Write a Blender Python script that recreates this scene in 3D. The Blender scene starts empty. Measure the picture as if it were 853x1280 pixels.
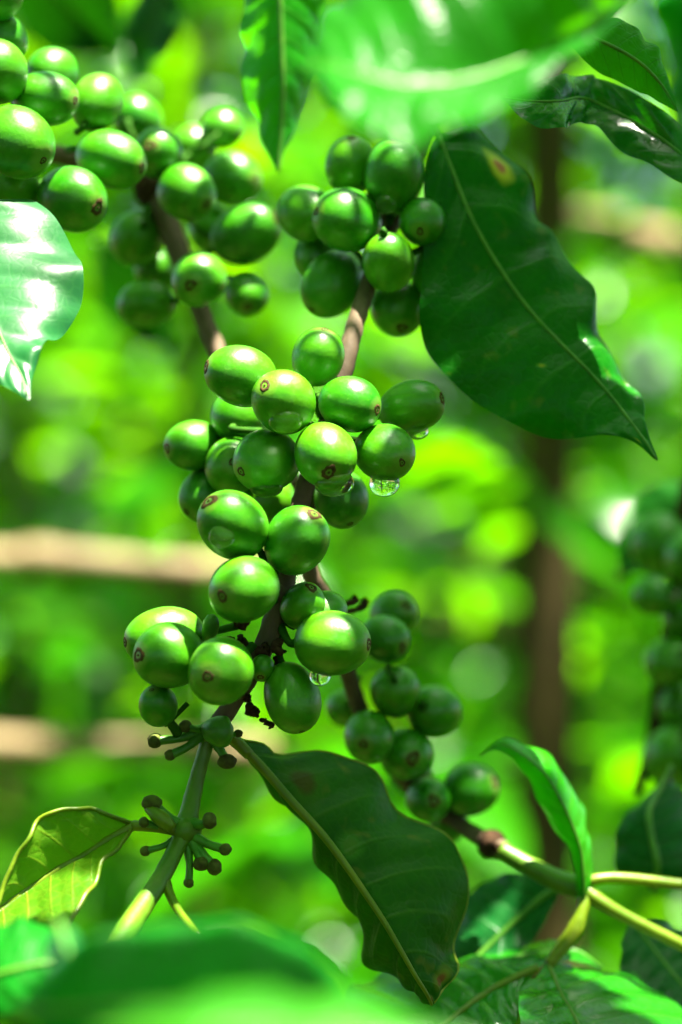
import bpy, math, random
import numpy as np
from mathutils import Vector, Matrix
R_ = math.radians
random.seed(7)
scn = bpy.context.scene
COL = scn.collection

# ---------------------------------------------------------------- camera
D = 0.45            # focus distance (m)
FW = 0.140          # width of the frame at the focus distance (m)
CAMZ = 1.30
FSTOP = 6.0
CANOPY = 0.07      # leaves of the added canopy stand where the clump noise is below this
SUN = Vector((0.25, -0.12, 1.0)).normalized()      # direction to the sun

def P(px, py, dmm=0.0):
    d = D + dmm / 1000.0
    k = FW / 853.0 * d / D
    return Vector(((px - 426.5) * k, d, CAMZ - (py - 640.0) * k))

def K(dmm=0.0):     # metres per photo pixel at that depth
    return FW / 853.0 * (D + dmm / 1000.0) / D

cam = bpy.data.cameras.new('camera')
cam.sensor_fit = 'HORIZONTAL'; cam.sensor_width = 24.0; cam.lens = 24.0 * D / FW
cam.clip_start = 0.02; cam.clip_end = 400.0
cam.dof.use_dof = True; cam.dof.focus_distance = D - 0.008; cam.dof.aperture_fstop = FSTOP
camo = bpy.data.objects.new('camera', cam); COL.objects.link(camo)
camo.location = (0, 0, CAMZ); camo.rotation_euler = (R_(90), 0, 0)
scn.camera = camo

# ---------------------------------------------------------------- light
w = bpy.data.worlds.new('World'); scn.world = w; w.use_nodes = True
nt = w.node_tree
sky = nt.nodes.new('ShaderNodeTexSky'); sky.sky_type = 'NISHITA'; sky.sun_disc = False
sky.sun_elevation = math.asin(SUN.z); sky.sun_rotation = math.atan2(SUN.x, SUN.y)
sky.air_density = 1.0; sky.dust_density = 2.0
bg = nt.nodes['Background']; bg.inputs[1].default_value = 0.05
nt.links.new(sky.outputs[0], bg.inputs[0])
sl = bpy.data.lights.new('sun', 'SUN'); sl.energy = 5.0; sl.angle = R_(0.53); sl.color = (1.0, 0.94, 0.78)
so = bpy.data.objects.new('sun', sl); COL.objects.link(so)
so.rotation_euler = SUN.to_track_quat('Z', 'Y').to_euler(); so.location = (0.5, 0, 5)

vs = scn.view_settings
vs.view_transform = 'Standard'; vs.look = 'None'; vs.gamma = 1.0; vs.use_curve_mapping = False
vs.exposure = 2.95
scn.render.engine = 'CYCLES'
scn.cycles.use_denoising = True
scn.cycles.max_bounces = 10; scn.cycles.diffuse_bounces = 5; scn.cycles.glossy_bounces = 4
scn.cycles.transmission_bounces = 8; scn.cycles.transparent_max_bounces = 8
scn.cycles.sample_clamp_indirect = 6.0

# ---------------------------------------------------------------- materials
def node(nt, t, **kw):
    n = nt.nodes.new(t)
    for k, v in kw.items(): setattr(n, k, v)
    return n

def math_n(nt, op, a, b=None, clamp=False):
    n = node(nt, 'ShaderNodeMath', operation=op, use_clamp=clamp)
    for i, v in enumerate((a, b)):
        if v is None: continue
        if isinstance(v, (int, float)): n.inputs[i].default_value = v
        else: nt.links.new(v, n.inputs[i])
    return n.outputs[0]

def mixc(nt, fac, a, b, blend='MIX'):
    n = node(nt, 'ShaderNodeMix', data_type='RGBA', blend_type=blend)
    for i, v in ((0, fac), (6, a), (7, b)):
        if isinstance(v, (int, float)): n.inputs[i].default_value = v
        elif isinstance(v, (tuple, list)): n.inputs[i].default_value = (*v[:3], 1.0)
        else: nt.links.new(v, n.inputs[i])
    return n.outputs[2]

def noise(nt, vec, scale, detail=3.0, rough=0.55):
    n = node(nt, 'ShaderNodeTexNoise'); n.inputs['Scale'].default_value = scale
    n.inputs['Detail'].default_value = detail; n.inputs['Roughness'].default_value = rough
    if vec is not None: nt.links.new(vec, n.inputs['Vector'])
    return n.outputs['Fac']

def ramp(nt, fac, lo, hi):
    n = node(nt, 'ShaderNodeMapRange', clamp=True)
    n.inputs[1].default_value = lo; n.inputs[2].default_value = hi
    nt.links.new(fac, n.inputs[0]); return n.outputs[0]

def new_mat(name):
    m = bpy.data.materials.new(name); m.use_nodes = True
    return m, m.node_tree, m.node_tree.nodes['Principled BSDF'], m.node_tree.nodes['Material Output']

def leaf_mat(name, base, trans, tfac=0.35, rough=0.3, vein=(0.10, 0.26, 0.03), nveins=9, vamt=0.45,
             bump=0.35, spots=(), blotch=0.0, spec=0.3, coat=0.0):
    """spots: (u, v, radius, core rgb, halo rgb) marks that belong to the leaf"""
    m, nt, bs, out = new_mat(name)
    uv = node(nt, 'ShaderNodeUVMap', uv_map='leaf'); sep = node(nt, 'ShaderNodeSeparateXYZ')
    nt.links.new(uv.outputs[0], sep.inputs[0])
    u = sep.outputs[0]
    v = math_n(nt, 'ABSOLUTE', math_n(nt, 'SUBTRACT', math_n(nt, 'MULTIPLY', sep.outputs[1], 2.0), 1.0))
    tc = node(nt, 'ShaderNodeTexCoord')
    n1 = noise(nt, tc.outputs['Object'], 55.0, 4)
    n2 = noise(nt, tc.outputs['Object'], 600.0, 3)
    n3 = noise(nt, tc.outputs['Object'], 160.0, 2)
    t = math_n(nt, 'SUBTRACT', math_n(nt, 'MULTIPLY', u, float(nveins)), math_n(nt, 'MULTIPLY', math_n(nt, 'POWER', v, 1.25), 1.3))
    t = math_n(nt, 'ADD', t, math_n(nt, 'MULTIPLY', n1, 0.25))
    f = math_n(nt, 'FRACT', t)
    dist = math_n(nt, 'ABSOLUTE', math_n(nt, 'SUBTRACT', f, 0.5))
    vm = math_n(nt, 'SUBTRACT', 1.0, ramp(nt, dist, 0.015, 0.075), clamp=True)
    vm = math_n(nt, 'MULTIPLY', vm, math_n(nt, 'SUBTRACT', 1.0, math_n(nt, 'MULTIPLY', v, 0.8)))
    # fine net between the veins
    vo = node(nt, 'ShaderNodeTexVoronoi', feature='DISTANCE_TO_EDGE'); vo.inputs['Scale'].default_value = 420.0
    nt.links.new(tc.outputs['Object'], vo.inputs['Vector'])
    net = math_n(nt, 'SUBTRACT', 1.0, ramp(nt, vo.outputs['Distance'], 0.0, 0.18), clamp=True)
    dark = tuple(c * 0.62 for c in base); light = tuple(min(1, c * 1.35) for c in base)
    c = mixc(nt, ramp(nt, n1, 0.3, 0.7), dark, light)
    c = mixc(nt, math_n(nt, 'MULTIPLY', vm, vamt), c, vein)
    c = mixc(nt, math_n(nt, 'MULTIPLY', net, 0.12), c, vein)
    if blotch:
        c = mixc(nt, math_n(nt, 'MULTIPLY', ramp(nt, n3, 0.62, 0.74), blotch), c, (0.16, 0.15, 0.02))
    tcol = mixc(nt, ramp(nt, n1, 0.3, 0.7), tuple(x * 0.75 for x in trans), trans)
    tcol = mixc(nt, math_n(nt, 'MULTIPLY', vm, 0.35), tcol, (0.04, 0.13, 0.005))
    for (su, sv, sr, core, halo) in spots:
        du = math_n(nt, 'SUBTRACT', u, su); dv = math_n(nt, 'MULTIPLY', math_n(nt, 'SUBTRACT', sep.outputs[1], sv * .5 + .5), 0.42)
        dd = math_n(nt, 'SQRT', math_n(nt, 'ADD', math_n(nt, 'MULTIPLY', du, du), math_n(nt, 'MULTIPLY', dv, dv)))
        dd = math_n(nt, 'ADD', dd, math_n(nt, 'MULTIPLY', math_n(nt, 'SUBTRACT', n3, 0.5), sr * 1.1))
        h = math_n(nt, 'SUBTRACT', 1.0, ramp(nt, dd, sr * 0.8, sr * 1.6), clamp=True)
        k = math_n(nt, 'SUBTRACT', 1.0, ramp(nt, dd, sr * 0.5, sr * 0.85), clamp=True)
        c = mixc(nt, h, c, halo); c = mixc(nt, k, c, core)
        tcol = mixc(nt, k, tcol, tuple(x * .4 for x in core))
    nt.links.new(c, bs.inputs['Base Color'])
    rg = math_n(nt, 'ADD', math_n(nt, 'MULTIPLY', n1, 0.16), rough - 0.08)
    nt.links.new(rg, bs.inputs['Roughness']); bs.inputs['Specular IOR Level'].default_value = spec
    if coat:
        bs.inputs['Coat Weight'].default_value = coat; bs.inputs['Coat Roughness'].default_value = rough * 0.8
    h = math_n(nt, 'ADD', math_n(nt, 'MULTIPLY', vm, -0.7), math_n(nt, 'ADD', math_n(nt, 'MULTIPLY', n2, 0.35), math_n(nt, 'MULTIPLY', net, -0.25)))
    bp = node(nt, 'ShaderNodeBump'); bp.inputs['Strength'].default_value = bump; bp.inputs['Distance'].default_value = 0.0006
    nt.links.new(h, bp.inputs['Height']); nt.links.new(bp.outputs[0], bs.inputs['Normal'])
    tr = node(nt, 'ShaderNodeBsdfTranslucent'); nt.links.new(tcol, tr.inputs[0]); nt.links.new(bp.outputs[0], tr.inputs['Normal'])
    mx = node(nt, 'ShaderNodeMixShader'); mx.inputs[0].default_value = tfac
    nt.links.new(bs.outputs[0], mx.inputs[1]); nt.links.new(tr.outputs[0], mx.inputs[2]); nt.links.new(mx.outputs[0], out.inputs[0])
    return m

def simple_mat(name, a, b, scale=80.0, rough=0.6, spec=0.4, bump=0.3, dist=0.0006, stretch=None, tfac=0.0, trans=None):
    m, nt, bs, out = new_mat(name)
    tc = node(nt, 'ShaderNodeTexCoord'); vec = tc.outputs['Object']
    if stretch:
        mp = node(nt, 'ShaderNodeMapping'); mp.inputs['Scale'].default_value = stretch
        nt.links.new(vec, mp.inputs[0]); vec = mp.outputs[0]
    n1 = noise(nt, vec, scale, 5); n2 = noise(nt, vec, scale * 6, 3)
    nt.links.new(mixc(nt, ramp(nt, n1, 0.32, 0.68), a, b), bs.inputs['Base Color'])
    bs.inputs['Roughness'].default_value = rough; bs.inputs['Specular IOR Level'].default_value = spec
    bp = node(nt, 'ShaderNodeBump'); bp.inputs['Strength'].default_value = bump; bp.inputs['Distance'].default_value = dist
    nt.links.new(math_n(nt, 'ADD', n1, math_n(nt, 'MULTIPLY', n2, 0.5)), bp.inputs['Height']); nt.links.new(bp.outputs[0], bs.inputs['Normal'])
    if tfac:
        tr = node(nt, 'ShaderNodeBsdfTranslucent'); tr.inputs[0].default_value = (*trans, 1)
        mx = node(nt, 'ShaderNodeMixShader'); mx.inputs[0].default_value = tfac
        nt.links.new(bs.outputs[0], mx.inputs[1]); nt.links.new(tr.outputs[0], mx.inputs[2]); nt.links.new(mx.outputs[0], out.inputs[0])
    return m

def cherry_mat():
    m, nt, bs, out = new_mat('cherry_skin')
    tc = node(nt, 'ShaderNodeTexCoord'); oi = node(nt, 'ShaderNodeObjectInfo')
    ad = node(nt, 'ShaderNodeVectorMath', operation='ADD')
    nt.links.new(tc.outputs['Object'], ad.inputs[0])
    cb = node(nt, 'ShaderNodeCombineXYZ')
    for i in range(3): nt.links.new(math_n(nt, 'MULTIPLY', oi.outputs['Random'], 0.7 + i), cb.inputs[i])
    nt.links.new(cb.outputs[0], ad.inputs[1]); vec = ad.outputs[0]
    n1 = noise(nt, vec, 140.0, 3); n2 = noise(nt, vec, 1500.0, 3); n3 = noise(nt, vec, 420.0, 2)
    ca = mixc(nt, oi.outputs['Random'], (0.008, 0.145, 0.001), (0.032, 0.205, 0.001))
    cbb = mixc(nt, oi.outputs['Random'], (0.034, 0.225, 0.001), (0.080, 0.280, 0.001))
    c = mixc(nt, ramp(nt, n1, 0.3, 0.7), ca, cbb)
    c = mixc(nt, math_n(nt, 'MULTIPLY', ramp(nt, n2, 0.60, 0.72), 0.28), c, (0.12, 0.36, 0.02))   # pale pores
    c = mixc(nt, math_n(nt, 'MULTIPLY', ramp(nt, n3, 0.70, 0.76), 0.45), c, (0.10, 0.13, 0.02))   # a few scuffs
    # paler rim round the calyx end
    at = node(nt, 'ShaderNodeAttribute', attribute_name='pole'); pole = at.outputs['Fac']
    c = mixc(nt, math_n(nt, 'MULTIPLY', ramp(nt, math_n(nt, 'ADD', pole, math_n(nt, 'MULTIPLY', n3, 0.06)), 0.92, 0.985), 0.45), c, (0.16, 0.27, 0.03))
    nt.links.new(c, bs.inputs['Base Color'])
    n4 = noise(nt, vec, 260.0, 5, .65)
    nt.links.new(math_n(nt, 'ADD', math_n(nt, 'ADD', math_n(nt, 'MULTIPLY', n1, 0.14), 0.26), math_n(nt, 'MULTIPLY', ramp(nt, n4, .5, .66), .16)), bs.inputs['Roughness'])
    bs.inputs['Specular IOR Level'].default_value = 0.55
    bs.inputs['Subsurface Weight'].default_value = 0.22
    bs.inputs['Subsurface Radius'].default_value = (0.6, 1.0, 0.15); bs.inputs['Subsurface Scale'].default_value = 0.0022
    bp = node(nt, 'ShaderNodeBump'); bp.inputs['Strength'].default_value = 0.12; bp.inputs['Distance'].default_value = 0.0004
    nt.links.new(math_n(nt, 'ADD', n2, math_n(nt, 'MULTIPLY', n3, 1.5)), bp.inputs['Height']); nt.links.new(bp.outputs[0], bs.inputs['Normal'])
    return m

def water_mat():
    m, nt, bs, out = new_mat('water')
    bs.inputs['Base Color'].default_value = (1, 1, 1, 1); bs.inputs['Transmission Weight'].default_value = 1.0
    bs.inputs['Roughness'].default_value = 0.0; bs.inputs['IOR'].default_value = 1.333
    return m

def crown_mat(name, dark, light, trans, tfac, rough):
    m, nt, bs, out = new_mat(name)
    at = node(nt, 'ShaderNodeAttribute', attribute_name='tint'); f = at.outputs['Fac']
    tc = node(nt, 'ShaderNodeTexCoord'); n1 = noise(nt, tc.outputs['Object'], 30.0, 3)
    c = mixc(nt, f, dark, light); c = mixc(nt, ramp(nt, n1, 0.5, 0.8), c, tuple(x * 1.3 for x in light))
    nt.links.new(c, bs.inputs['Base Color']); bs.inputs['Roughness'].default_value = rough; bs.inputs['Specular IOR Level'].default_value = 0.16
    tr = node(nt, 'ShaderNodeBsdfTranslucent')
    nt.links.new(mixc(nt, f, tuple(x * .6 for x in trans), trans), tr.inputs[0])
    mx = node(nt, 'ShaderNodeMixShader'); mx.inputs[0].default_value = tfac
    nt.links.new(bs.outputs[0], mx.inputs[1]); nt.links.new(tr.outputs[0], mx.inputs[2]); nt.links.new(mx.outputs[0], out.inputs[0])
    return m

M = {
    'cherry': cherry_mat(), 'water': water_mat(),
    'navel': simple_mat('calyx_ring', (0.030, 0.017, 0.004), (0.095, 0.055, 0.013), 900, 0.7, 0.2, 0.6, 0.0003),
    'pit': simple_mat('calyx_pit', (0.020, 0.010, 0.003), (0.06, 0.030, 0.009), 1200, 0.8, 0.2, 0.8, 0.0003),
    'stalk': simple_mat('fruit_stalk', (0.012, 0.07, 0.002), (0.035, 0.12, 0.004), 300, 0.85, 0.15),
    'bark': simple_mat('brown_bark', (0.060, 0.040, 0.022), (0.165, 0.115, 0.072), 160, 0.75, 0.3, 0.6, 0.0006, (1, 1, 0.25)),
    'greenstem': simple_mat('green_stem', (0.045, 0.135, 0.003), (0.105, 0.20, 0.004), 120, 0.45, 0.5, 0.3),
    'yellowstem': simple_mat('yellow_stem', (0.08, 0.17, 0.003), (0.17, 0.24, 0.005), 120, 0.4, 0.5, 0.3, tfac=0.2, trans=(0.35, 0.42, 0.01)),
    'dry': simple_mat('dried_flower', (0.02, 0.011, 0.007), (0.075, 0.04, 0.022), 500, 0.9, 0.1, 0.8),
    'stub': simple_mat('stub_tip', (0.05, 0.045, 0.012), (0.10, 0.13, 0.02), 500, 0.8, 0.2),
    'bud': simple_mat('green_bud', (0.03, 0.15, 0.008), (0.07, 0.24, 0.012), 300, 0.4, 0.4),
    'margin': simple_mat('leaf_margin', (0.16, 0.26, 0.015), (0.30, 0.36, 0.03), 200, 0.45, 0.4, tfac=0.3, trans=(0.4, 0.5, 0.03)),
    'rib_dark': simple_mat('midrib_green', (0.04, 0.17, 0.01), (0.09, 0.25, 0.02), 200, 0.4, 0.4),
    'trunk': simple_mat('trunk_bark', (0.026, 0.018, 0.005), (0.085, 0.057, 0.017), 20, 0.85, 0.2, 0.6, 0.004, (1, 1, 0.3)),
    'pole': simple_mat('dry_wood', (0.12, 0.080, 0.034), (0.30, 0.21, 0.10), 25, 0.6, 0.3, 0.4, 0.002, (0.3, 1, 1)),
    'soil': simple_mat('soil_litter', (0.022, 0.026, 0.005), (0.075, 0.065, 0.014), 9, 0.95, 0.05, 0.8, 0.02),
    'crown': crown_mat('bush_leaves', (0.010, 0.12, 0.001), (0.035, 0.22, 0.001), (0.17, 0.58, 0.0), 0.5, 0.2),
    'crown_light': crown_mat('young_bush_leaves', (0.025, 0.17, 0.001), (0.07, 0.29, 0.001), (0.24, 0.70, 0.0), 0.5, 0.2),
    'crown_dark': crown_mat('shade_toned_leaves', (0.012, 0.08, 0.001), (0.03, 0.14, 0.002), (0.10, 0.34, 0.001), 0.35, 0.4),  # darker copy of the bush leaves, shade put into the colour
}

# ---------------------------------------------------------------- object helpers
def tag(o, label=None, cat=None, group=None, kind=None):
    if label: o['label'] = label
    if cat: o['category'] = cat
    if group: o['group'] = group
    if kind: o['kind'] = kind
    return o

def mesh_obj(name, verts, faces, mat, parent=None, smooth=True, loc=None):
    me = bpy.data.meshes.new(name); me.from_pydata([tuple(v) for v in verts], [], faces); me.update()
    if smooth: me.polygons.foreach_set('use_smooth', [True] * len(me.polygons))
    if mat: me.materials.append(mat)
    o = bpy.data.objects.new(name, me); COL.objects.link(o)
    if parent is not None:
        o.parent = parent
    return o

def empty(name, loc):
    o = bpy.data.objects.new(name, None); COL.objects.link(o); o.location = loc; o.empty_display_size = 0.005
    return o

def spline(pts, n):
    """Catmull-Rom through rows of numbers, n samples"""
    A = np.array(pts, float); m = len(A)
    if m == 2: return np.array([A[0] + (A[1] - A[0]) * t for t in np.linspace(0, 1, n)])
    E = np.vstack([2 * A[0] - A[1], A, 2 * A[-1] - A[-2]])
    out = []
    for t in np.linspace(0, m - 1, n):
        i = min(int(t), m - 2); f = t - i
        p0, p1, p2, p3 = E[i], E[i + 1], E[i + 2], E[i + 3]
        out.append(0.5 * ((2 * p1) + (-p0 + p2) * f + (2 * p0 - 5 * p1 + 4 * p2 - p3) * f * f + (-p0 + 3 * p1 - 3 * p2 + p3) * f ** 3))
    return np.array(out)

def tube(pts, rad, n=24, seg=10, smooth=True, wob=0.0, seed=0):
    """verts, faces of a closed tube; pts Vectors, rad list of radii"""
    S = spline([(*p, r) for p, r in zip(pts, rad)], n) if smooth else np.array([(*p, r) for p, r in zip(pts, rad)])
    n = len(S); rng = random.Random(seed)
    V, F = [], []
    up = Vector((0.13, 0.7, 0.35)).normalized()
    for i in range(n):
        a = Vector(S[max(i - 1, 0)][:3]); b = Vector(S[min(i + 1, n - 1)][:3]); t = (b - a).normalized()
        x = (up - t * up.dot(t)).normalized(); y = t.cross(x); up = x
        for k in range(seg):
            ph = 2 * math.pi * k / seg; r = max(S[i][3], 1e-6) * (1 + wob * (rng.random() - 0.5))
            V.append(Vector(S[i][:3]) + x * math.cos(ph) * r + y * math.sin(ph) * r)
    for i in range(n - 1):
        for k in range(seg):
            F.append((i * seg + k, i * seg + (k + 1) % seg, (i + 1) * seg + (k + 1) % seg, (i + 1) * seg + k))
    F.append(tuple(range(seg - 1, -1, -1))); F.append(tuple((n - 1) * seg + k for k in range(seg)))
    return V, F

def rel(V, base): return [Vector(v) - base for v in V]

def lathe(profile, seg=24, wob=None):
    V, F = [], []
    for (r, z) in profile:
        for k in range(seg):
            ph = 2 * math.pi * k / seg; q = r if wob is None else r * wob(ph, z)
            V.append((q * math.cos(ph), q * math.sin(ph), z))
    n = len(profile)
    for i in range(n - 1):
        for k in range(seg):
            F.append((i * seg + k, i * seg + (k + 1) % seg, (i + 1) * seg + (k + 1) % seg, (i + 1) * seg + k))
    return V, F

# ---------------------------------------------------------------- coffee cherries
cherries = []
def cherry(cx, cy, r, l, nx, ny, d, label, front=1, group=None, rib=0.0, detail=True):
    r *= 1.055; l *= 1.055
    if group == GD and d > 10: d = 10 + (d - 10) * 1.5
    if group == GE: d += 14
    if group == GB: d -= 9
    if group == GF: d += 35
    cherries.append(dict(cx=cx, cy=cy, r=r, l=l, nx=nx, ny=ny, d=float(d), label=label, front=front, group=group, rib=rib, detail=detail))

GA = 'unripe cherries of the sharp middle bunch'
GB = 'unripe cherries of the sharp lower bunch'
GC = 'unripe cherries of the shaded bunch beside the large leaf'
GD = 'unripe cherries of the sunlit upper bunch'
GE = 'unripe cherries of the dim bunch behind the folded leaf'
GF = 'unripe cherries on the dark branch at the edge'
#       px   py   R   L    nx    ny   depth(mm)
cherry(301, 470, 37, 44, -.93, -.25, -3, 'ribbed green cherry at the upper left end of the middle bunch, highlight along its top', group=GA, rib=.018)
cherry(398, 446, 32, 36, .22, -.88, 3, 'topmost cherry of the middle bunch, yellow-green, touching the brown stem', group=GA)
cherry(354, 502, 37, 42, -.50, -.42, -9, 'bright cherry with its brown navel facing out and a clear drop bulging underneath', group=GA)
cherry(437, 505, 34, 38, .88, .20, -4, 'round cherry just below the brown stem, brown navel on its right side', group=GA)
cherry(514, 509, 31, 41, .90, -.25, 5, 'oblong shaded cherry sticking out at the right of the middle bunch', group=GA)
cherry(334, 576, 37, 42, -.72, .32, -4, 'dull green shaded cherry with a glistening drop at its bottom, under two bright cherries', group=GA)
cherry(407, 568, 37, 43, .10, .52, -10, 'cherry with a square sunlit patch above its dark navel, drop at its bottom', group=GA)
cherry(481, 566, 34, 42, .48, .30, -4, 'shaded cherry with a dark brown navel and a hanging drop, under the oblong one', group=GA)
cherry(427, 624, 33, 35, .30, .85, 9, 'half hidden cherry below the stem side of the middle bunch, behind two dripping cherries', group=GA)
cherry(242, 557, 31, 36, -.85, .1, 14, 'dark blurred cherry jutting out at the left of the middle bunch', 1, group=GA)
cherry(298, 520, 33, 36, .1, -.4, 15, 'shaded cherry tucked under the ribbed one', -1, group=GA)
cherry(291, 583, 34, 38, .06, -.12, 13, 'blurred cherry with a brown navel facing out, between two shaded neighbours', group=GA)
cherry(258, 619, 31, 36, -.62, .55, 18, 'blurred dark cherry low behind the bright cherry with a round drop on its face', group=GA)
cherry(337, 628, 32, 35, .2, .5, 18, 'dark cherry deep behind the dripping ones, beside the stem', -1, group=GA)

cherry(291, 656, 39, 46, -.60, -.62, -8, 'bright cherry with a round flat drop on its face and navel at its upper end', group=GB)
cherry(371, 676, 38, 43, .50, -.75, -6, 'green cherry with a tan navel at its upper right, beside the round drop', group=GB)
cherry(306, 737, 40, 45, -.56, .15, -11, 'cherry with a sunlit top and brown navel, right above the dried flower remains', group=GB)
cherry(206, 797, 36, 49, -.95, .1, 3, 'long cherry half hidden at the left end of the lower bunch, half sunlit half shaded', group=GB)
cherry(212, 820, 39, 44, -.80, -.06, -6, 'sunlit cherry in front of the long one, navel pointing left', group=GB)
cherry(277, 839, 40, 43, -.33, .08, -13, 'cherry with a large brown navel facing out, above the green leaf stalk', group=GB)
cherry(198, 882, 23, 27, -.25, -.75, -4, 'small round cherry on its own green stalk under the sunlit pair', group=GB)
cherry(379, 757, 26, 30, .35, -.75, -3, 'small dark green cherry wedged above the large oval one', group=GB)
cherry(408, 766, 25, 29, .3, -.5, 8, 'small dark cherry half hidden behind the wedged small one', -1, group=GB)
cherry(416, 804, 39, 46, .95, .0, -4, 'large oval cherry with its navel pointing right, drop under it', group=GB)
cherry(365, 872, 33, 44, .28, .90, -2, 'oval cherry hanging lowest in the lower bunch beside the black withered flower', group=GB)
cherry(328, 835, 15, 17, -.1, .6, -2, 'tiny undeveloped green fruit among the dried flower remains', group=GB)
cherry(345, 722, 24, 27, .2, -.5, 14, 'dark cherry almost hidden behind the two cherries of the lower bunch top', -1, group=GB)

cherry(439, 206, 31, 35, .0, -.85, 26, 'blurred cherry with a bright yellow top beside the tallest cherry of the shaded bunch', group=GC)
cherry(493, 221, 36, 46, .08, -.92, 20, 'tall cherry with pale navel on top and a green drop below, in the shaded bunch', group=GC)
cherry(383, 267, 33, 40, -.5, -.3, 30, 'cherry with a white highlight at the left edge of the shaded bunch', -1, group=GC)
cherry(434, 275, 37, 43, -.86, -.18, 18, 'broad green cherry with its navel at the left end, in the shaded bunch', group=GC)
cherry(528, 277, 28, 30, -.12, .50, 18, 'small round cherry with a reddish navel, against the large dark leaf', group=GC)
cherry(486, 328, 30, 37, .15, .8, 16, 'egg shaped cherry just above the brown stem, in the shaded bunch', -1, group=GC)
cherry(549, 341, 33, 38, .15, .7, 27, 'blurred dark cherry resting against the large leaf, below the small round one', -1, group=GC)
cherry(416, 355, 35, 45, -.55, .72, 28, 'large dark cherry left of the brown stem, lowest on that side of the shaded bunch', group=GC)
cherry(399, 322, 30, 34, -.3, -.4, 36, 'blurred cherry peeping out above the large dark cherry left of the stem', -1, group=GC)
cherry(498, 385, 32, 35, .12, .75, 30, 'dull dark cherry at the bottom of the shaded bunch, right of the brown stem', group=GC)

cherry(-6, -8, 33, 36, .3, .2, 12, 'cherry cut off in the topmost corner of the sunlit bunch', -1, group=GD)
cherry(1, 50, 31, 35, .3, .2, 12, 'cherry at the picture edge second from the top of the sunlit bunch', -1, group=GD)
cherry(-4, 90, 37, 41, .2, .3, 8, 'cherry at the picture edge with a thin white top, above the largest one', -1, group=GD)
cherry(20, 177, 42, 50, .72, .52, 4, 'largest cherry of the sunlit bunch with a slanting white highlight and dark tip', group=GD)
cherry(57, 123, 33, 41, .92, .12, 12, 'plump cherry lying sideways above the largest one, white top', group=GD)
cherry(66, 90, 29, 34, .5, -.3, 24, 'blurred cherry showing only its lit top behind the plump sideways one', -1, group=GD)
cherry(121, 128, 31, 38, .28, -.75, 22, 'upright egg shaped cherry with a round white top in the sunlit bunch', -1, group=GD)
cherry(139, 199, 35, 44, .88, .30, 20, 'oblong cherry with a notched white highlight, tip pointing right', group=GD)
cherry(90, 249, 38, 46, .74, .30, 14, 'cherry just above the wavy glossy leaf with a brown tip and white streak', group=GD)
cherry(14, 238, 34, 38, -.3, .4, 18, 'shaded cherry squeezed between the largest cherry and the wavy leaf', -1, group=GD)
cherry(198, 191, 30, 33, -.22, -.12, 34, 'blurred cherry with a round white spot and brown mark, right of the oblong one', group=GD)
cherry(172, 148, 30, 34, .2, -.3, 52, 'dark strongly blurred cherry behind the oblong one', -1, group=GD)
cherry(234, 241, 33, 37, .68, .45, 32, 'dark cherry with a small white spot and brown tip above the brown branch', group=GD)
cherry(290, 223, 32, 37, .80, .10, 48, 'blurred dark cherry under the hanging leaf tip', group=GD)
cherry(308, 292, 34, 45, .85, -.38, 40, 'oblong cherry slanting up to a white highlight, furthest right of the sunlit bunch', group=GD)
cherry(264, 286, 29, 33, .1, -.3, 52, 'blurred cherry half covered by the slanting oblong one', -1, group=GD)
cherry(250, 349, 33, 37, -.25, .28, 26, 'round cherry on the branch with a white top and brown navel, above the bare stem', group=GD)
cherry(309, 367, 26, 29, .05, .62, 40, 'small cherry with a brown tip beside the round one on the branch', group=GD)
cherry(183, 380, 29, 36, -.9, .1, 40, 'dark flat oval cherry hanging lowest in the sunlit bunch', -1, group=GD)
cherry(172, 298, 33, 37, -.3, .3, 46, 'dim blurred cherry left of the branch in the sunlit bunch', -1, group=GD)
cherry(196, 338, 26, 30, .3, .3, 52, 'dim blurred cherry right above the dark flat oval one', -1, group=GD)
cherry(278, 161, 25, 28, .2, -.4, 56, 'pale blurred cherry with a round white glint at the top of the branch', -1, group=GD)
cherry(243, 185, 28, 30, .2, -.4, 60, 'dim blurred cherry behind the pale one with the round glint', -1, group=GD)

cherry(493, 767, 27, 31, .45, -.35, 30, 'dark oval cherry at the top of the dim bunch', group=GE)
cherry(481, 798, 28, 31, .70, .35, 24, 'dark cherry just under the topmost of the dim bunch', group=GE)
cherry(494, 865, 30, 36, .05, .45, 24, 'upright mid green cherry in the middle of the dim bunch', -1, group=GE)
cherry(543, 890, 32, 36, .35, .3, 30, 'very dark cherry sticking out to the right of the dim bunch', -1, group=GE)
cherry(462, 922, 31, 34, -.22, .14, 22, 'cherry with a dark navel facing out, above the folded leaf edge', group=GE)
cherry(508, 943, 32, 35, .2, .04, 26, 'cherry with a reddish navel facing out, right above the folded leaf edge', group=GE)
cherry(536, 1000, 27, 31, .18, -.08, 32, 'small cherry with a reddish navel peeping over the folded leaf', group=GE)
cherry(590, 987, 32, 34, .80, -.35, 34, 'round dark cherry at the lower end of the dim bunch, beside the curled young leaf', group=GE)
cherry(432, 885, 23, 26, -.2, .3, 40, 'small blurred cherry beside the brown stem of the dim bunch', -1, group=GE)
cherry(515, 968, 26, 28, .2, .5, 44, 'black-green cherry hidden under its two neighbours in the dim bunch', -1, group=GE)
cherry(560, 1028, 24, 26, .2, .5, 46, 'dark cherry under the round one, on the blackened stem', -1, group=GE)

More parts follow.
